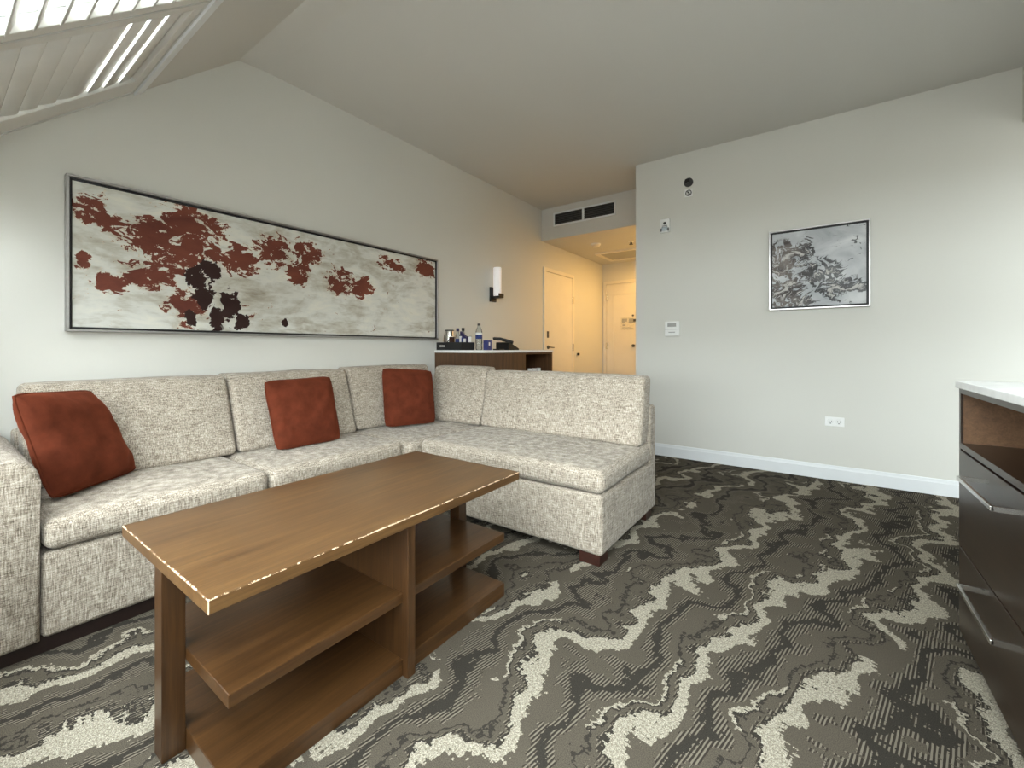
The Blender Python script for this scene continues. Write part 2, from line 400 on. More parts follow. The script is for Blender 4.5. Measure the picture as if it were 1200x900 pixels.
# roof slope
O = Vector((0, 1.2, 2.905)); D = Vector((0, -.743, -.669)); N = Vector((0, -.669, .743))
def sl(x, s, n): return O+D*s+N*n+Vector((x, 0, 0))
def sbx(x0, x1, s0, s1, n0, n1, bm=None, bev=0):
    b2 = bx(x0, x1, s0, s1, n0, n1, bev)
    for v in b2.verts: v.co = sl(*v.co)
    if bm is None: return b2
    join(bm, b2); return bm
S0, S1 = .70, 2.0
RW = [(-3.01, -1.978), (-1.97, -.90), (-.80, .15), (.25, 1.05)]; RW2 = [(1.4, 2.6), (2.7, 3.85)]
def slope(x0, x1, wins):
    bm = sbx(x0, x1, 0, S0, 0, .12); sbx(x0, x1, S1, 2.17, 0, .12, bm)
    e = [x0]
    for a, b in wins: e += [a, b]
    e.append(x1)
    for a, b in zip(e[::2], e[1::2]): sbx(a, b, S0, S1, 0, .12, bm)
    return bm
S('ceiling_slope', slope(XL, XR2, RW), 'ceiling'); S('ceiling_slope_next_room', slope(XR2, XE, RW2), 'ceiling')
k = 0
for (a, b) in W1+W2:
    k += 1; g = group_empty('window_%d' % k, ((a+b)/2, YW-.06, WZ))
    fr = bx(a, b, YW-.09, YW-.04, WZ, WZ+.04); bx(a, b, YW-.09, YW-.04, 1.36, 1.40, bm=fr); bx(a, a+.04, YW-.09, YW-.04, WZ+.04, 1.36, bm=fr); bx(b-.04, b, YW-.09, YW-.04, WZ+.04, 1.36, bm=fr)
    obj('window_frame', fr, 'white_trim', g); obj('pane', bx(a+.04, b-.04, YW-.07, YW-.064, WZ+.04, 1.36), 'window_glass', g)
for (a, b) in RW+RW2:
    k += 1; g = group_empty('window_%d' % k, sl((a+b)/2, S1, .06))
    fr = sbx(a, b, S0, S0+.04, .06, .11); sbx(a, b, S1-.04, S1, .06, .11, fr); sbx(a, a+.04, S0+.04, S1-.04, .06, .11, fr); sbx(b-.04, b, S0+.04, S1-.04, .06, .11, fr)
    obj('window_frame', fr, 'white_trim', g); obj('pane', sbx(a+.04, b-.04, S0+.04, S1-.04, .08, .086), 'window_glass', g)
S('trim_1', sbx(XL, XR, .652, .70, -.010, 0, bev=.002), 'white_trim')       # head trim above the shutters

def baseboard(name, pts, axis, a, b): S(name, prism(pts, axis, a, b), 'white_trim')
prof = [(0, 0), (-.014, 0), (-.014, .088), (-.011, .094), (-.008, .112), (-.004, .116), (0, .116)]
baseboard('baseboard_back', [(YB+p, z) for p, z in prof], 0, XC, XR)
baseboard('baseboard_left', [(XL-p, z) for p, z in prof], 1, YW, 4.90)

# ------------------------------------------------------------------ hall doors
def hinge(parent, x, y, z, axis):
    if axis == 'y': bm = bx(x, x+.012, y-.02, y+.02, z-.055, z+.055, .002)
    else: bm = bx(x-.02, x+.02, y-.012, y, z-.055, z+.055, .002)
    return obj('hinge', bm, 'chrome', parent)
g = group_empty('door_1', (XL, 5.37, 0))
cs = bx(XL, XL+.022, 4.94, 4.985, 0, 2.11); bx(XL, XL+.022, 5.765, 5.81, 0, 2.11, bm=cs); bx(XL, XL+.022, 4.94, 5.81, 2.11, 2.16, bm=cs)
obj('door_frame', cs, 'door_paint', g)
lf = obj('door_leaf', bx(XL, XL+.014, 4.987, 5.763, .01, 2.105, .002), 'door_paint', g)
for z in (.35, 1.07, 1.78): hinge(g, XL+.018, 5.765, z, 'y')
hd = obj('lock_plate', bx(XL+.014, XL+.022, 5.015, 5.06, 1.20, 1.29, .003), 'dark_metal', lf)
lv = disc((XL+.014, 5.04, 1.07), (1,0,0), .026, .012); tube([(XL+.02, 5.04, 1.07), (XL+.05, 5.04, 1.07), (XL+.055, 5.05, 1.07), (XL+.055, 5.14, 1.065)], .008, bm=lv)
obj('lever_handle', lv, 'dark_metal', lf, True)
g = group_empty('door_2', (-2.5, YE, 0))
cs = bx(-2.995, -2.945, YE-.022, YE, 0, 2.15); bx(-2.02, -1.97, YE-.022, YE, 0, 2.15, bm=cs); bx(-2.995, -1.97, YE-.022, YE, 2.15, 2.20, bm=cs)
obj('door_frame', cs, 'door_paint', g)
lf = obj('door_leaf', bx(-2.94, -2.025, YE-.012, YE, .01, 2.145, .002), 'door_paint', g)
pm = bx(-2.83, -2.815, YE-.02, YE-.012, .2, 1.965); bx(-2.15, -2.135, YE-.02, YE-.012, .2, 1.965, bm=pm); bx(-2.83, -2.135, YE-.02, YE-.012, 1.965, 1.98, bm=pm)
obj('panel_moulding', pm, 'door_paint', lf)
for z in (.35, 1.10, 1.93): hinge(g, -2.935, YE-.018, z, 'x')
obj('peephole', disc((-2.48, YE-.012, 1.60), (0,-1,0), .016, .012), 'dark_metal', lf)
obj('door_latch', bx(-2.47, -2.43, YE-.03, YE-.012, 1.50, 1.54, .004), 'dark_metal', lf)
obj('door_handle', disc((-2.47, YE-.012, 1.10), (0,-1,0), .024, .03), 'dark_metal', lf)
nb = obj('evacuation_notice', bx(-2.69, -2.46, YE-.016, YE-.012, 1.36, 1.57), 'paper', lf)
bm = bmesh.new()
for (x0, x1, z0, z1) in ((-2.67, -2.62, 1.47, 1.55), (-2.61, -2.58, 1.50, 1.55), (-2.55, -2.47, 1.47, 1.55), (-2.66, -2.61, 1.43, 1.455), (-2.67, -2.48, 1.385, 1.392), (-2.67, -2.5, 1.40, 1.406)):
    bx(x0, x1, YE-.0175, YE-.016, z0, z1, bm=bm)
obj('notice_print', bm, 'grey_plastic', lf)

st = thing('door_stop', (XL, 5.935, .966), 'small dark round door bumper on yellow-lit hall wall', 'door stop')
obj('wall_plate', disc((XL, 5.935, .966), (1,0,0), .032, .012), 'door_paint', st); obj('rubber_bumper', disc((XL+.012, 5.935, .966), (1,0,0), .020, .03), 'black_plastic', st, True)

# ceiling hatch, smoke detector, downlight in the hall
ht = thing('ceiling_hatch', (-2.45, 6.3, HH-.02), 'square access hatch in the lit hall ceiling', 'hatch')
fr = bx(-2.76, -2.10, 6.0, 6.05, HH-.02, HH); bx(-2.76, -2.10, 6.58, 6.63, HH-.02, HH, bm=fr); bx(-2.76, -2.71, 6.05, 6.58, HH-.02, HH, bm=fr); bx(-2.15, -2.10, 6.05, 6.58, HH-.02, HH, bm=fr)
obj('hatch_frame', fr, 'door_paint', ht); obj('hatch_panel', bx(-2.71, -2.15, 6.05, 6.58, HH-.006, HH), 'grey_plastic', ht)
sm = thing('smoke_detector', (-2.5, 5.47, HH-.04), 'round white detector on hall ceiling behind the bulkhead vent', 'smoke detector')
obj('detector_base', lathe([(.07, HH), (.07, HH-.015), (.0, HH-.015)], -2.5, 5.47), 'white_plastic', sm, True)
obj('detector_head', lathe([(.058, HH-.015), (.055, HH-.032), (.035, HH-.042), (0, HH-.042)], -2.5, 5.47), 'door_paint', sm, True)
hs = thing('hall_sprinkler', (-2.05, 5.62, HH-.05), 'small dark sprinkler on hall ceiling beside the wall corner', 'sprinkler')
obj('escutcheon', lathe([(.035, HH), (.033, HH-.01), (0, HH-.01)], -2.05, 5.62, 16), 'white_plastic', hs, True)
obj('sprinkler_head', lathe([(.012, HH-.01), (.012, HH-.035), (.026, HH-.037), (.026, HH-.042), (0, HH-.042)], -2.05, 5.62, 16), 'black_plastic', hs, True)
def downlight(x, y, watt):
    d = thing('recessed_downlight', (x, y, HH-.012), 'warm recessed downlight in the hall ceiling, %s' % ('near the entry door' if y > 6 else 'near the bulkhead'), 'downlight', 'hall downlights')
    obj('trim_ring', lathe([(.085, HH), (.08, HH-.012), (.06, HH-.012), (.06, HH)], x, y), 'white_plastic', d, True)
    obj('lens', lathe([(.06, HH-.004), (0, HH-.004)], x, y), 'lamp_lens', d)
    l = bpy.data.lights.new('downlight_glow', 'AREA'); l.shape = 'DISK'; l.size = .14; l.energy = watt; l.color = (1, .57, .16)
    o = bpy.data.objects.new('downlight_glow', l); C.objects.link(o); o.location = (x, y, HH-.02); 
downlight(-1.92, 6.25, HALL_W); downlight(-1.72, 5.4, HALL_W*.5)

# bulkhead air vent
av = thing('air_vent', (-2.40, YK, 2.66), 'white framed twin slatted air vent on the bulkhead above the hall', 'vent')
vx0, vx1, vz0, vz1, vm_ = -2.835, -1.975, 2.662, 2.838, -2.405
fr = bx(vx0, vx1, YK-.016, YK, vz0, vz0+.018); bx(vx0, vx1, YK-.016, YK, vz1-.018, vz1, bm=fr); bx(vx0, vx0+.018, YK-.016, YK, vz0+.018, vz1-.018, bm=fr); bx(vx1-.018, vx1, YK-.016, YK, vz0+.018, vz1-.018, bm=fr); bx(vm_-.014, vm_+.014, YK-.016, YK, vz0+.018, vz1-.018, bm=fr)
obj('vent_frame', fr, 'white_trim', av); obj('vent_backing', bx(vx0+.01, vx1-.01, YK-.004, YK, vz0+.01, vz1-.01), 'vent_dark', av)
for (a, b) in ((vx0+.018, vm_-.014), (vm_+.014, vx1-.018)):
    for i in range(6):
        z = vz0+.03+i*.0235
        obj('vent_slat', prism([(YK-.014, z-.002), (YK-.013, z-.0035), (YK-.004, z+.008), (YK-.005, z+.0095)], 0, a, b), 'dark_metal', av)

# ------------------------------------------------------------------ shutters
def louvre_mesh(L, mat):
    bm = bmesh.new(); seg = 12; A = []; B = []
    for i in range(seg):
        t = 2*PI*i/seg; p = (math.cos(t)*.044, math.sin(t)*.0055)
        A.append(bm.verts.new((-L/2, p[0], p[1]))); B.append(bm.verts.new((L/2, p[0], p[1])))
    bm.faces.new(A[::-1]); bm.faces.new(B)
    for i in range(seg): j = (i+1) % seg; bm.faces.new((A[i], A[j], B[j], B[i]))
    bmesh.ops.recalc_face_normals(bm, faces=bm.faces)
    me = bpy.data.meshes.new('louvre'); bm.to_mesh(me); bm.free(); me.materials.append(M[mat]); smooth(me); return me
def shutter(a, b, wl, tilt, label):
    root = thing('window_shutter', sl((a+b)/2, S1, -.02), label, 'shutter', 'plantation shutters under the sloping window')
    n0, n1 = .002, .040
    for (x0, x1) in ((a, a+wl), (b-.052, b)): obj('stile', sbx(x0, x1, S0+.005, S1-.005, n0, n1, bev=.003), 'shutter', root)
    obj('top_rail', sbx(a+wl, b-.052, S0+.005, S0+.050, n0, n1, bev=.003), 'shutter', root)
    obj('bottom_rail', sbx(a+wl, b-.052, S1-.075, S1+.0, n0, n1, bev=.003), 'shutter', root)
    me = louvre_mesh(b-a-wl-.056, 'shutter'); off = wloc(root)
    for i in range(16):
        o = bpy.data.objects.new('louvre', me); C.objects.link(o); o.parent = root
        o.location = sl((a+wl+b-.052)/2, .782+i*.0755, .021)-off
        be = math.radians(tilt(i)); o.rotation_euler = (PI/2-be, 0, 0)       # blade leans be from the vertical towards +Y
    return root
shutter(-3.0, -1.982, .19, lambda i: 38 if i < 4 else (58 if i < 11 else -30), 'shutter panel next to the long-picture wall, three upper louvres ajar, unseen lowest ones open')  # lowest blades are out of view, turned open to brighten the left wall
shutter(-1.965, -.90, .052, lambda i: 15 if i < 10 else -30, 'shutter panel with wide open louvres showing bright sky, away from the wall')  # unseen lower blades tilted back to let more daylight onto the left wall

# ------------------------------------------------------------------ pictures
pf = thing('long_picture', (XL, 1.68, 1.136), 'long panoramic abstract picture in rust and white above the sofa', 'picture')
y0, y1, z0, z1 = .420, 2.936, 1.136, 1.910
def frame_on_x(par, x, y0, y1, z0, z1):
    fr = bmesh.new(); d = .040; t = .012
    for (a, b, c, e) in ((y0, y1, z0, z0+t), (y0, y1, z1-t, z1), (y0, y0+t, z0+t, z1-t), (y1-t, y1, z0+t, z1-t)): bx(x, x+d, a, b, c, e, .001, 1, fr)
    obj('frame', fr, 'brushed_silver', par)
    ln = bmesh.new(); t2 = .022
    for (a, b, c, e) in ((y0+t, y1-t, z0+t, z0+t2), (y0+t, y1-t, z1-t2, z1-t), (y0+t, y0+t2, z0+t2, z1-t2), (y1-t2, y1-t, z0+t2, z1-t2)): bx(x, x+.026, a, b, c, e, bm=ln)
    obj('inner_liner', ln, 'black_frame', par)
frame_on_x(pf, XL, y0, y1, z0, z1)
def canvas(name, par, mat, c, bm):
    o = obj(name, bm, mat, par); o.location = Vector(c)-wloc(par)
    for v in o.data.vertices: v.co -= Vector(c)-wloc(par)
    return o
canvas('canvas', pf, 'art_long', (XL, (y0+y1)/2, (z0+z1)/2), bx(XL, XL+.022, y0+.024, y1-.024, z0+.024, z1-.024))
ps = thing('square_picture', (-.005, YB, 1.377), 'square grey and black swirling abstract picture on the right-hand wall', 'picture')
x0, x1, z0, z1 = -.338, .328, 1.377, 2.045
fr = bmesh.new(); t = .010
for (a, b, c, e) in ((x0, x1, z0, z0+t), (x0, x1, z1-t, z1), (x0, x0+t, z0+t, z1-t), (x1-t, x1, z0+t, z1-t)): bx(a, b, YB-.035, YB, c, e, .001, 1, fr)
obj('frame', fr, 'brushed_silver', ps)
ln = bmesh.new(); t2 = .024
for (a, b, c, e) in ((x0+t, x1-t, z0+t, z0+t2), (x0+t, x1-t, z1-t2, z1-t), (x0+t, x0+t2, z0+t2, z1-t2), (x1-t2, x1-t, z0+t2, z1-t2)): bx(a, b, YB-.022, YB, c, e, bm=ln)
obj('inner_liner', ln, 'black_frame', ps)
canvas('canvas', ps, 'art_small', ((x0+x1)/2, YB, (z0+z1)/2), bx(x0+.024, x1-.024, YB-.02, YB, z0+.024, z1-.024))

# ------------------------------------------------------------------ wall fittings
scn = thing('wall_sconce', (XL, 3.83, 1.59), 'white tube wall sconce on a black bracket beside the hall', 'wall lamp')
obj('back_plate', bx(XL, XL+.018, 3.775, 3.885, 1.585, 1.75, .003), 'black_frame', scn)
obj('bracket_arm', bx(XL+.018, XL+.13, 3.785, 3.875, 1.625, 1.645, .003), 'black_frame', scn)
obj('bracket_lip', bx(XL+.122, XL+.132, 3.785, 3.875, 1.645, 1.672, .002), 'black_frame', scn)
obj('lamp_shade', lathe([(.043, 1.645), (.045, 1.65), (.045, 1.965), (.04, 1.97), (.036, 1.965)], XL+.072, 3.83), 'sconce_glass', scn, True)

th = thing('thermostat', (-1.143, YB, 1.17), 'small white thermostat on the wall left of the square picture', 'thermostat')
obj('housing', bx(-1.211, -1.077, YB-.028, YB, 1.172, 1.314, .006), 'white_plastic', th)
obj('screen', bx(-1.185, -1.105, YB-.030, YB-.028, 1.262, 1.296), 'grey_plastic', th)
obj('button_row', bx(-1.175, -1.115, YB-.031, YB-.028, 1.205, 1.212), 'grey_plastic', th)
obj('cover_seam', bx(-1.209, -1.079, YB-.0285, YB-.027, 1.236, 1.239), 'grey_plastic', th)
stb = thing('alarm_strobe', (-1.211, YB, 2.18), 'white fire alarm strobe on the wall above the thermostat', 'alarm')
obj('housing', bx(-1.255, -1.167, YB-.03, YB, 2.185, 2.315, .006), 'white_plastic', stb)
obj('strobe_lens', bx(-1.238, -1.184, YB-.045, YB-.03, 2.20, 2.238, .008), 'clear_plastic', stb)
for lm in (disc((-1.211, YB-.03, 2.272), (0,-1,0), .014, .004), bx(-1.235, -1.187, YB-.033, YB-.03, 2.245, 2.249), bx(-1.250, -1.240, YB-.034, YB-.03, 2.195, 2.225), bx(-1.182, -1.172, YB-.034, YB-.03, 2.195, 2.225)):
    obj('marking', lm, 'dark_metal', stb)
spk = thing('wall_sprinkler', (-.997, YB, 2.60), 'round dark sidewall sprinkler near the ceiling above the strobe', 'sprinkler')
obj('escutcheon', disc((-.997, YB, 2.629), (0,-1,0), .042, .012), 'dark_metal', spk)
obj('sprinkler_head', tube([(-.997, YB-.012, 2.629), (-.997, YB-.05, 2.629)], .012), 'chrome', spk, True)
obj('deflector', bx(-1.018, -.976, YB-.053, YB-.05, 2.615, 2.648), 'black_frame', spk)
sg = thing('no_hanging_sign', (-.997, YB, 2.50), 'tiny white square sticker with crossed circle under the sprinkler', 'sign')
obj('sticker', bx(-1.032, -.962, YB-.002, YB, 2.495, 2.568), 'white_plastic', sg)
rg = tube([(-.997+.025*math.cos(t*PI/12), YB-.003, 2.531+.025*math.sin(t*PI/12)) for t in range(24)], .0035, 6, True)
tube([(-.997-.018, YB-.003, 2.531+.018), (-.997+.018, YB-.003, 2.531-.018)], .0035, 6, bm=rg); tube([(-.997, YB-.003, 2.545), (-.997, YB-.003, 2.53), (-.99, YB-.003, 2.52), (-1.003, YB-.003, 2.522)], .003, 6, bm=rg)
obj('crossed_circle', rg, 'black_frame', sg)
ol = thing('wall_outlet', (.11, YB, .43), 'white double outlet plate low on the right-hand wall', 'outlet')
obj('cover_plate', bx(.048, .172, YB-.006, YB, .430, .503, .003), 'white_plastic', ol)
for cx in (.083, .137):
    so = obj('socket', disc((cx, YB-.006, .467), (0,-1,0), .021, .003), 'porcelain', ol)
    hl = bx(cx-.009, cx-.006, YB-.0105, YB-.009, .462, .474); bx(cx+.006, cx+.009, YB-.0105, YB-.009, .462, .474, bm=hl); disc((cx, YB-.009, .453), (0,-1,0), .004, .0015, 10, hl)
    obj('socket_slots', hl, 'black_frame', so)

# ------------------------------------------------------------------ sectional sofa
sf = thing('sectional_sofa', (-2.2, 1.4, 0), 'L-shaped beige tweed sectional sofa along the picture wall', 'sofa')
XF, YF, XS, YS = -2.154, 1.896, -.835, 2.745          # front of long side, front of return, right end, rear of return
XB0, BZ0, BZ1 = -2.985, .05, .345
obj('base', cushion(XB0, XF, .245, 1.80, BZ0, BZ1, .022, wob=.002, n=10), 'tweed', sf, True)
obj('base', cushion(XB0, -2.10, 1.80, YS-.02, BZ0, BZ1, .02, wob=.001, n=6), 'tweed', sf, True)
obj('base', cushion(-2.10, XS, YF, YS-.02, BZ0, BZ1, .024, wob=.002, n=12), 'tweed', sf, True)
ap = [(.01, BZ0), (.242, BZ0)]+[(.242-.07+.07*math.cos(t*PI/14), .675-.07+.07*math.sin(t*PI/14)) for t in range(8)]+[(.01+.07-.07*math.sin(t*PI/14), .675-.07+.07*math.cos(t*PI/14)) for t in range(8)]
am = prism(ap, 0, XB0, XF+.01); bmesh.ops.bevel(am, geom=[e for e in am.edges if abs(e.verts[0].co.x-e.verts[1].co.x) < 1e-6], offset=.02, segments=3, affect='EDGES', profile=.5)
obj('arm', am, 'tweed', sf, True)
obj('back_frame', cushion(XB0, -2.83, .242, YS-.02, BZ1-.02, .69, .02, wob=.002), 'tweed', sf, True)
obj('back_frame', cushion(-2.83, XS-.004, 2.625, YS, BZ0, .695, .022, wob=.002, n=12), 'tweed', sf, True)
ZS = .350
def seat(x0, x1, y0, y1, sd, z1=.462, cr=.014): obj('seat_cushion', cushion(x0, x1, y0, y1, ZS, z1, .038, (.006, .004, cr), wob=.005, n=14, seed=sd), 'tweed', sf, True)
seat(-2.85, XF+.02, .247, .985, 1.1); seat(-2.85, XF+.02, .99, 1.795, 2.3)
seat(-2.85, -2.085, 1.80, 2.63, 3.7, .458, .008); seat(-2.08, XS+.006, YF-.015, 2.63, 4.2, .466, .014)
def backc(kind, a, b, z1, front, back, lean, sd, cr=.02):
    zb = .468
    def wx(p):
        t = (p.z-zb)/(z1-zb); return (p.x-lean*t, p.y, p.z)
    def wy(p):
        t = (p.z-zb)/(z1-zb); return (p.x, p.y+lean*t, p.z)
    if kind == 'x': bm = cushion(back, front, a, b, zb, z1, .028, (cr, .004, .006), wx, .005, 14, sd)
    else: bm = cushion(a, b, front, back, zb, z1, .028, (.004, cr, .006), wy, .005, 14, sd)
    obj('back_cushion', bm, 'tweed', sf, True)
backc('x', .255, 1.03, .895, -2.60, -2.80, .15, 1.); backc('x', 1.04, 1.79, .900, -2.60, -2.80, .15, 2.)
backc('x', 1.815, 2.60, .912, -2.64, -2.80, .13, 3.); backc('y', -2.64, -2.075, .905, 2.45, 2.59, .10, 4.); backc('y', -2.07, -.845, .882, 2.46, 2.60, .08, 5., .022)
for (x, y) in ((XS-.075, YF+.03), (XS-.075, YS-.14), (-2.06, YF+.03)): obj('foot', bx(x-.05, x+.06, y-.02, y+.08, 0, BZ0+.012, .003), 'foot_wood', sf)
obj('plinth', bx(XB0+.04, XF-.02, .03, YS-.1, 0, BZ0+.012), 'dark_plinth', sf)
obj('plinth', bx(-2.1, XS-.15, YF+.12, YS-.1, 0, BZ0+.012), 'black_frame', sf)

def pillow(BL, BR, TR, TL, T, label, sd):
    BL, BR, TR, TL = [Vector(p) for p in (BL, BR, TR, TL)]
    nrm = (BR-BL).cross(TL-BL).normalized(); cen = (BL+BR+TR+TL)/4
    root = thing('throw_pillow', (cen.x, cen.y, min(BL.z, BR.z)), label, 'pillow', 'rust throw pillows on the sofa')
    n = 26; bm = bmesh.new(); G = [[], []]; edge = []
    def P(u, v):
        q = u*u*v*v; u2, v2 = u*(1-.075*q*q), v*(1-.075*q*q); a, c = (u2+1)/2, (v2+1)/2
        k = .05; a += k*(a-.5)*-(1-v*v)*.9; c += k*(c-.5)*-(1-u*u)*.9          # sides pulled in, ears at the corners
        return BL.lerp(BR, a).lerp(TL.lerp(TR, a), c)
    for side in (0, 1):
        s = 1 if side == 0 else -1
        for i in range(n+1):
            row = []
            for j in range(n+1):
                u, v = math.sin((i/n-.5)*PI), math.sin((j/n-.5)*PI)
                t = T*(max(0, 1-u**4)*max(0, 1-v**4))**.55*(.78+.22*(1-(u*u+v*v)/2))
                p = P(u, v); q = p+nrm*s*t
                edgew = min(1, (1-max(abs(u), abs(v)))*6)
                rdir = max(abs(u), abs(v))
                wr = noise.noise(Vector((u*2.6+sd, v*2.6, sd)))*.014+noise.noise(Vector((u*8+sd, v*3.+u*4, s)))*.011*rdir+abs(noise.noise(Vector((u*5+v*4+sd, v*2-u*3, s*2.))))*-.008
                row.append(bm.verts.new(q+nrm*s*wr*edgew))
            G[side].append(row)
    for side in (0, 1):
        for i in range(n):
            for j in range(n):
                r = G[side]; bm.faces.new((r[i][j], r[i+1][j], r[i+1][j+1], r[i][j+1]))
    bmesh.ops.remove_doubles(bm, verts=bm.verts, dist=.0005)
    obj('pillow_cover', bm, 'rust_velvet', root, True)
    ring = [P(-1+2*i/14, -1) for i in range(14)]+[P(1, -1+2*i/14) for i in range(14)]+[P(1-2*i/14, 1) for i in range(14)]+[P(-1, 1-2*i/14) for i in range(14)]
    obj('piping', tube(ring, .0055, 6, True), 'rust_velvet', root, True)
pillow((-2.33, .285, .476), (-2.575, .60, .482), (-2.69, .458, .866), (-2.39, .190, .890), .072, 'rust velvet pillow tilted against the sofa arm, largest of three', 1.3)
pillow((-2.44, 1.155, .478), (-2.44, 1.555, .478), (-2.60, 1.58, .874), (-2.60, 1.153, .866), .062, 'rust velvet pillow in the middle of the long side, middle of three', 5.1)
pillow((-2.545, 1.965, .476), (-2.40, 2.335, .476), (-2.50, 2.39, .878), (-2.645, 2.012, .912), .058, 'rust velvet pillow in the sofa corner, farthest of three', 9.7)

# ------------------------------------------------------------------ coffee table
tb = thing('coffee_table', (-1.3685, .9315, 0), 'brown wood coffee table with chipped edges and open shelves before the sofa', 'table')
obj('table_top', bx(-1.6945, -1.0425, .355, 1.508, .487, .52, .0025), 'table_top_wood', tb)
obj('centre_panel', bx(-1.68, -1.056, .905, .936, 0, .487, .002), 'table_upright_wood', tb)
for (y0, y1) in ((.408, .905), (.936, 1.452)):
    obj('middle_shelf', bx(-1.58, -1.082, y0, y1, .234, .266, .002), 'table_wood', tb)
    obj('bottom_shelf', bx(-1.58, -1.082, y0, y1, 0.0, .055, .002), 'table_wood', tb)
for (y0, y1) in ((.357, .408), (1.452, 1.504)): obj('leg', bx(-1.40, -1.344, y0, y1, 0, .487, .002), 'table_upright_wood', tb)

# ------------------------------------------------------------------ dresser on the right
dr = thing('dresser', (.75, 1.3, 0), 'dark brown dresser with white stone top at the right edge', 'dresser')
dx0, dx1, dy0, dy1 = .408, 1.09, .45, 2.153
obj('worktop', bx(dx0-.008, dx1+.01, dy0-.01, dy1+.012, .911, .936, .003), 'quartz', dr)
cb = bx(dx0, dx1, dy1-.02, dy1, .06, .911); bx(dx0, dx1, dy0, dy0+.02, .06, .911, bm=cb); bx(dx1-.015, dx1, dy0+.02, dy1-.02, .06, .911, bm=cb)
bx(dx0, dx1-.015, dy0+.02, dy1-.02, .893, .911, bm=cb); bx(dx0+.03, dx1-.015, dy0+.02, dy1-.02, .06, .08, bm=cb); bx(dx0+.02, dx1-.015, 1.29, 1.31, .08, .70, bm=cb)
obj('carcass', cb, 'dresser_wood', dr)
obj('niche_lining', bx(dx1-.03, dx1-.016, dy0+.02, dy1-.02, .72, .893), 'dresser_inner', dr)
obj('niche_lining', bx(dx0+.006, dx1-.03, dy1-.026, dy1-.02, .72, .893), 'dresser_inner', dr)
obj('niche_shelf', bx(dx0, dx1-.015, dy0+.02, dy1-.02, .700, .720), 'dresser_wood', dr)
obj('plinth', bx(dx0+.03, dx1-.03, dy0+.03, dy1-.03, 0, .06), 'black_frame', dr)
for (y0, y1) in ((1.225, 2.133), (.47, 1.217)):
    for (z0, z1, hz) in ((.360, .694, .660), (.06, .354, .334)):
        d = obj('drawer', bx(dx0-.002, dx0+.018, y0, y1, z0, z1, .0015), 'dresser_wood', dr)
        ym = (y0+y1)/2; a, b = ym-.155, ym+.155; xb = .345
        hb = bx(xb-.004, xb+.004, a, b, hz-.006, hz+.006, .0015); bx(xb, dx0, a, a+.010, hz-.006, hz+.006, bm=hb); bx(xb, dx0, b-.010, b, hz-.006, hz+.006, bm=hb)
        obj('handle', hb, 'chrome', d)

# ------------------------------------------------------------------ bar cabinet by the hall
cx0, cx1, cy0, cy1, cz = XL+.004, -2.40, 2.925, 4.115, 1.036
cbn = thing('bar_cabinet', (-2.71, 3.52, 0), 'brown bar cabinet with white top and dark open niche behind the sofa', 'cabinet')
obj('worktop', bx(cx0, cx1+.008, cy0-.008, cy1+.008, cz-.024, cz, .002), 'quartz', cbn)
cb = bx(cx0, cx1, cy0, cy0+.02, 0, cz-.024); bx(cx0, cx1, cy1-.02, cy1, 0, cz-.024, bm=cb); bx(cx0, cx0+.015, cy0+.02, cy1-.02, 0, cz-.024, bm=cb); bx(cx0+.015, cx1, cy0+.02, cy1-.02, cz-.044, cz-.024, bm=cb); bx(cx0+.015, cx1, cy0+.02, cy1-.02, .0, .09, bm=cb); bx(cx0+.015, cx1, 3.55, 3.57, .09, cz-.044, bm=cb); bx(cx0+.015, cx1-.02, 3.57, cy1-.02, .70, .72, bm=cb)
obj('carcass', cb, 'cabinet_wood', cbn)
d = obj('cabinet_door', bx(cx1, cx1+.018, cy0+.004, 3.556, .10, cz-.030, .0015), 'cabinet_wood', cbn)
obj('door_handle', tube([(cx1+.018, 3.50, .62), (cx1+.045, 3.50, .62), (cx1+.045, 3.50, .80), (cx1+.018, 3.50, .80)], .005), 'chrome', d, True)
for i, (x, y) in enumerate(((-2.50, 3.811), (-2.50, 3.896), (-2.50, 3.983))):
    r = .026
    g = obj('drinking_glass', lathe([(r*.7, .7205), (r*.75, .728), (r, .838), (r*.94, .838), (r*.7, .733), (0, .733)], x, y, 20), 'porcelain', None, True)
    tag(g, 'white drinking cup in the dark cabinet niche, %s of three' % ('first from the door', 'middle', 'last from the door')[i], 'cup', 'cups in the cabinet niche')

# things on the bar cabinet
ZT = cz
tx0, tx1, ty0, ty1 = -3.01, -2.685, 2.935, 3.125
ty = thing('serving_tray', ((tx0+tx1)/2, (ty0+ty1)/2, ZT), 'black lacquer tray on the bar cabinet holding the bar things', 'tray')
obj('tray_base', bx(tx0, tx1, ty0, ty1, ZT, ZT+.008), 'black_plastic', ty)
rh = ZT+.075
rm = bx(tx0, tx1, ty0, ty0+.010, ZT+.008, rh); bx(tx0, tx1, ty1-.010, ty1, ZT+.008, rh, bm=rm); bx(tx0, tx0+.010, ty0+.010, ty1-.010, ZT+.008, rh, bm=rm); bx(tx1-.010, tx1, ty0+.010, ty1-.010, ZT+.008, rh, bm=rm)
obj('tray_rim', rm, 'black_plastic', ty)
obj('tray_badge', bx(-2.965, -2.895, ty0-.002, ty0, ZT+.030, ZT+.048), 'chrome', ty)
zt = ZT+.0085
ib = thing('ice_bucket', (-2.945, 3.045, zt), 'shiny chrome ice bucket at the wall end of the black tray', 'ice bucket')
ix, iy, ir = -2.945, 3.045, .042
obj('bucket_body', lathe([(ir*.9, zt), (ir*.95, zt+.005), (ir, zt+.185), (ir*.96, zt+.188), (ir*.9, zt+.18), (ir*.85, zt+.01), (0, zt+.01)], ix, iy), 'chrome', ib, True)
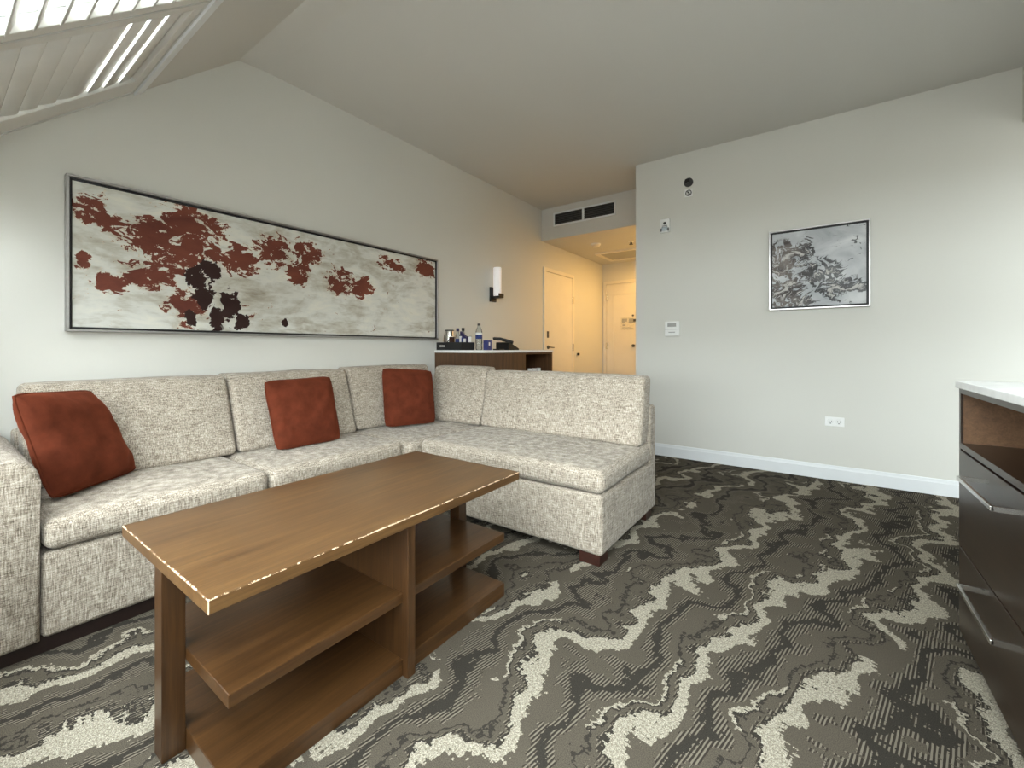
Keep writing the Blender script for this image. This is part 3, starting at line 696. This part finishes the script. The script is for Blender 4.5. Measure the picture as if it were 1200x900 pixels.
obj('bucket_rim', lathe([(ir*1.01, zt+.178), (ir*1.05, zt+.182), (ir*1.05, zt+.189), (ir*.96, zt+.191)], ix, iy), 'dark_metal', ib, True)
obj('bucket_handle', tube([(ix+(ir+.004)*math.cos(q), iy-.01-.045*math.sin(q), zt+.165-.11*math.sin(q)) for q in [i*PI/12 for i in range(13)]], .004), 'dark_metal', ib, True)
def small_bottle(x, y, h, lab, cap='purple_cap'):
    r = .025
    b = thing('drink_bottle', (x, y, zt), lab, 'bottle', 'small bottles on the tray')
    obj('bottle_body', lathe([(r*.9, zt), (r, zt+.008), (r, zt+h*.55), (r*.5, zt+h*.78), (r*.42, zt+h*.86)], x, y, 18), 'clear_plastic', b, True)
    obj('bottle_label', lathe([(r*1.01, zt+h*.2), (r*1.01, zt+h*.5)], x, y, 18), 'label_blue', b, True)
    obj('bottle_cap', lathe([(r*.5, zt+h*.86), (r*.6, zt+h*.87), (r*.6, zt+h*.99), (r*.55, zt+h), (0, zt+h)], x, y, 16), cap, b, True)
small_bottle(-2.861, 3.075, .205, 'small bottle with purple cap next to the ice bucket')
small_bottle(-2.800, 3.085, .207, 'small bottle with dark cap in the middle of the tray', 'black_plastic')
cf = thing('sachet_rack', (-2.745, 3.045, zt), 'small dark blue rack of drink sachets on the tray', 'rack')
obj('rack_frame', prism([(-2.785, zt), (-2.705, zt), (-2.705, zt+.115), (-2.785, zt+.172)], 1, 3.025, 3.05), 'purple_cap', cf)
for i in range(3): obj('sachet', bx(-2.782+i*.026, -2.760+i*.026, 3.012, 3.024, zt, zt+.125-.012*i, .001), ('porcelain', 'label_blue', 'porcelain')[i], cf)
def mug(x, y, h, r, lab, m='porcelain'):
    g = thing('coffee_cup', (x, y, zt), lab, 'cup', 'cups on the tray')
    obj('cup_body', lathe([(r*.75, zt), (r, zt+.015), (r*1.05, zt+h), (r*.98, zt+h), (r*.9, zt+.02), (0, zt+.012)], x, y, 18), m, g, True)
    obj('cup_rim', lathe([(r*1.06, zt+h-.005), (r*1.07, zt+h+.001), (r*.99, zt+h+.002)], x, y, 18), 'chrome', g, True)
mug(-2.722, 3.088, .125, .022, 'white cup at the open end of the tray beside the water bottle'); mug(-2.855, 2.985, .12, .026, 'dark cup standing in front of the ice bucket on the tray', 'foot_wood')
bx_, by_, r = -2.645, 3.14, .033
wb = thing('water_bottle', (bx_, by_, ZT), 'tall clear water bottle with blue label between tray and telephone', 'bottle')
hs_ = 1.17
obj('bottle_body', lathe([(q*r, ZT+z*hs_) for q, z in ((.85, 0), (1, .01), (.94, .04), (1, .07), (.94, .085), (1, .1), (1, .145), (.85, .165), (.42, .195), (.38, .203))], bx_, by_, 24), 'clear_plastic', wb, True)
obj('bottle_label', lathe([(r*1.012, ZT+.108), (r*1.012, ZT+.145)], bx_, by_, 24), 'label_blue', wb, True)
obj('label_band', lathe([(r*1.012, ZT+.145), (r*1.012, ZT+.168)], bx_, by_, 24), 'porcelain', wb, True)
obj('bottle_cap', lathe([(r*.42, ZT+.236), (r*.45, ZT+.237), (r*.45, ZT+.253), (r*.4, ZT+.255), (0, ZT+.255)], bx_, by_, 20), 'dark_metal', wb, True)
bc = thing('blue_card_box', (-2.60, 3.215, ZT), 'small blue printed card box between bottle and telephone', 'box')
obj('box_body', bx(-2.628, -2.572, 3.185, 3.245, ZT, ZT+.095, .0015), 'blue_print', bc); obj('box_lid_tab', bx(-2.590, -2.5715, 3.200, 3.220, ZT+.045, ZT+.075), 'porcelain', bc)
# telephone
ph = thing('telephone', (-2.59, 3.52, ZT), 'black desk telephone with raised handset on the bar cabinet', 'telephone')
px0, px1 = -2.67, -2.51
obj('phone_body', prism([(3.44, ZT), (3.62, ZT), (3.62, ZT+.014), (3.605, ZT+.022), (3.455, ZT+.080), (3.44, ZT+.076)], 0, px0, px1), 'black_plastic', ph)
obj('handset', tube([(px0-.02, 3.418, ZT+.112), (px0-.01, 3.425, ZT+.116), (px0+.05, 3.45, ZT+.112), (px0+.11, 3.48, ZT+.094), (px1+.01, 3.50, ZT+.075)], .017, 10), 'black_plastic', ph, True)
kp = obj('keypad_panel', prism([(3.495, ZT+.0650), (3.60, ZT+.0245), (3.60, ZT+.0265), (3.495, ZT+.0670)], 0, px0+.03, px1-.02), 'grey_plastic', ph)
for i in range(4):
    for j in range(3):
        y = 3.505+i*.023; z = ZT+.0670-(y+.006-3.495)*.386
        obj('phone_key', bx(px0+.04+j*.03, px0+.058+j*.03, y, y+.012, z-.003, z+.003), 'porcelain', kp)
np_ = obj('note_pad', bx(-2.60, -2.52, 3.30, 3.385, ZT, ZT+.012, .001), 'black_plastic', None); tag(np_, 'thin black pad beside the telephone on the bar cabinet', 'note pad')
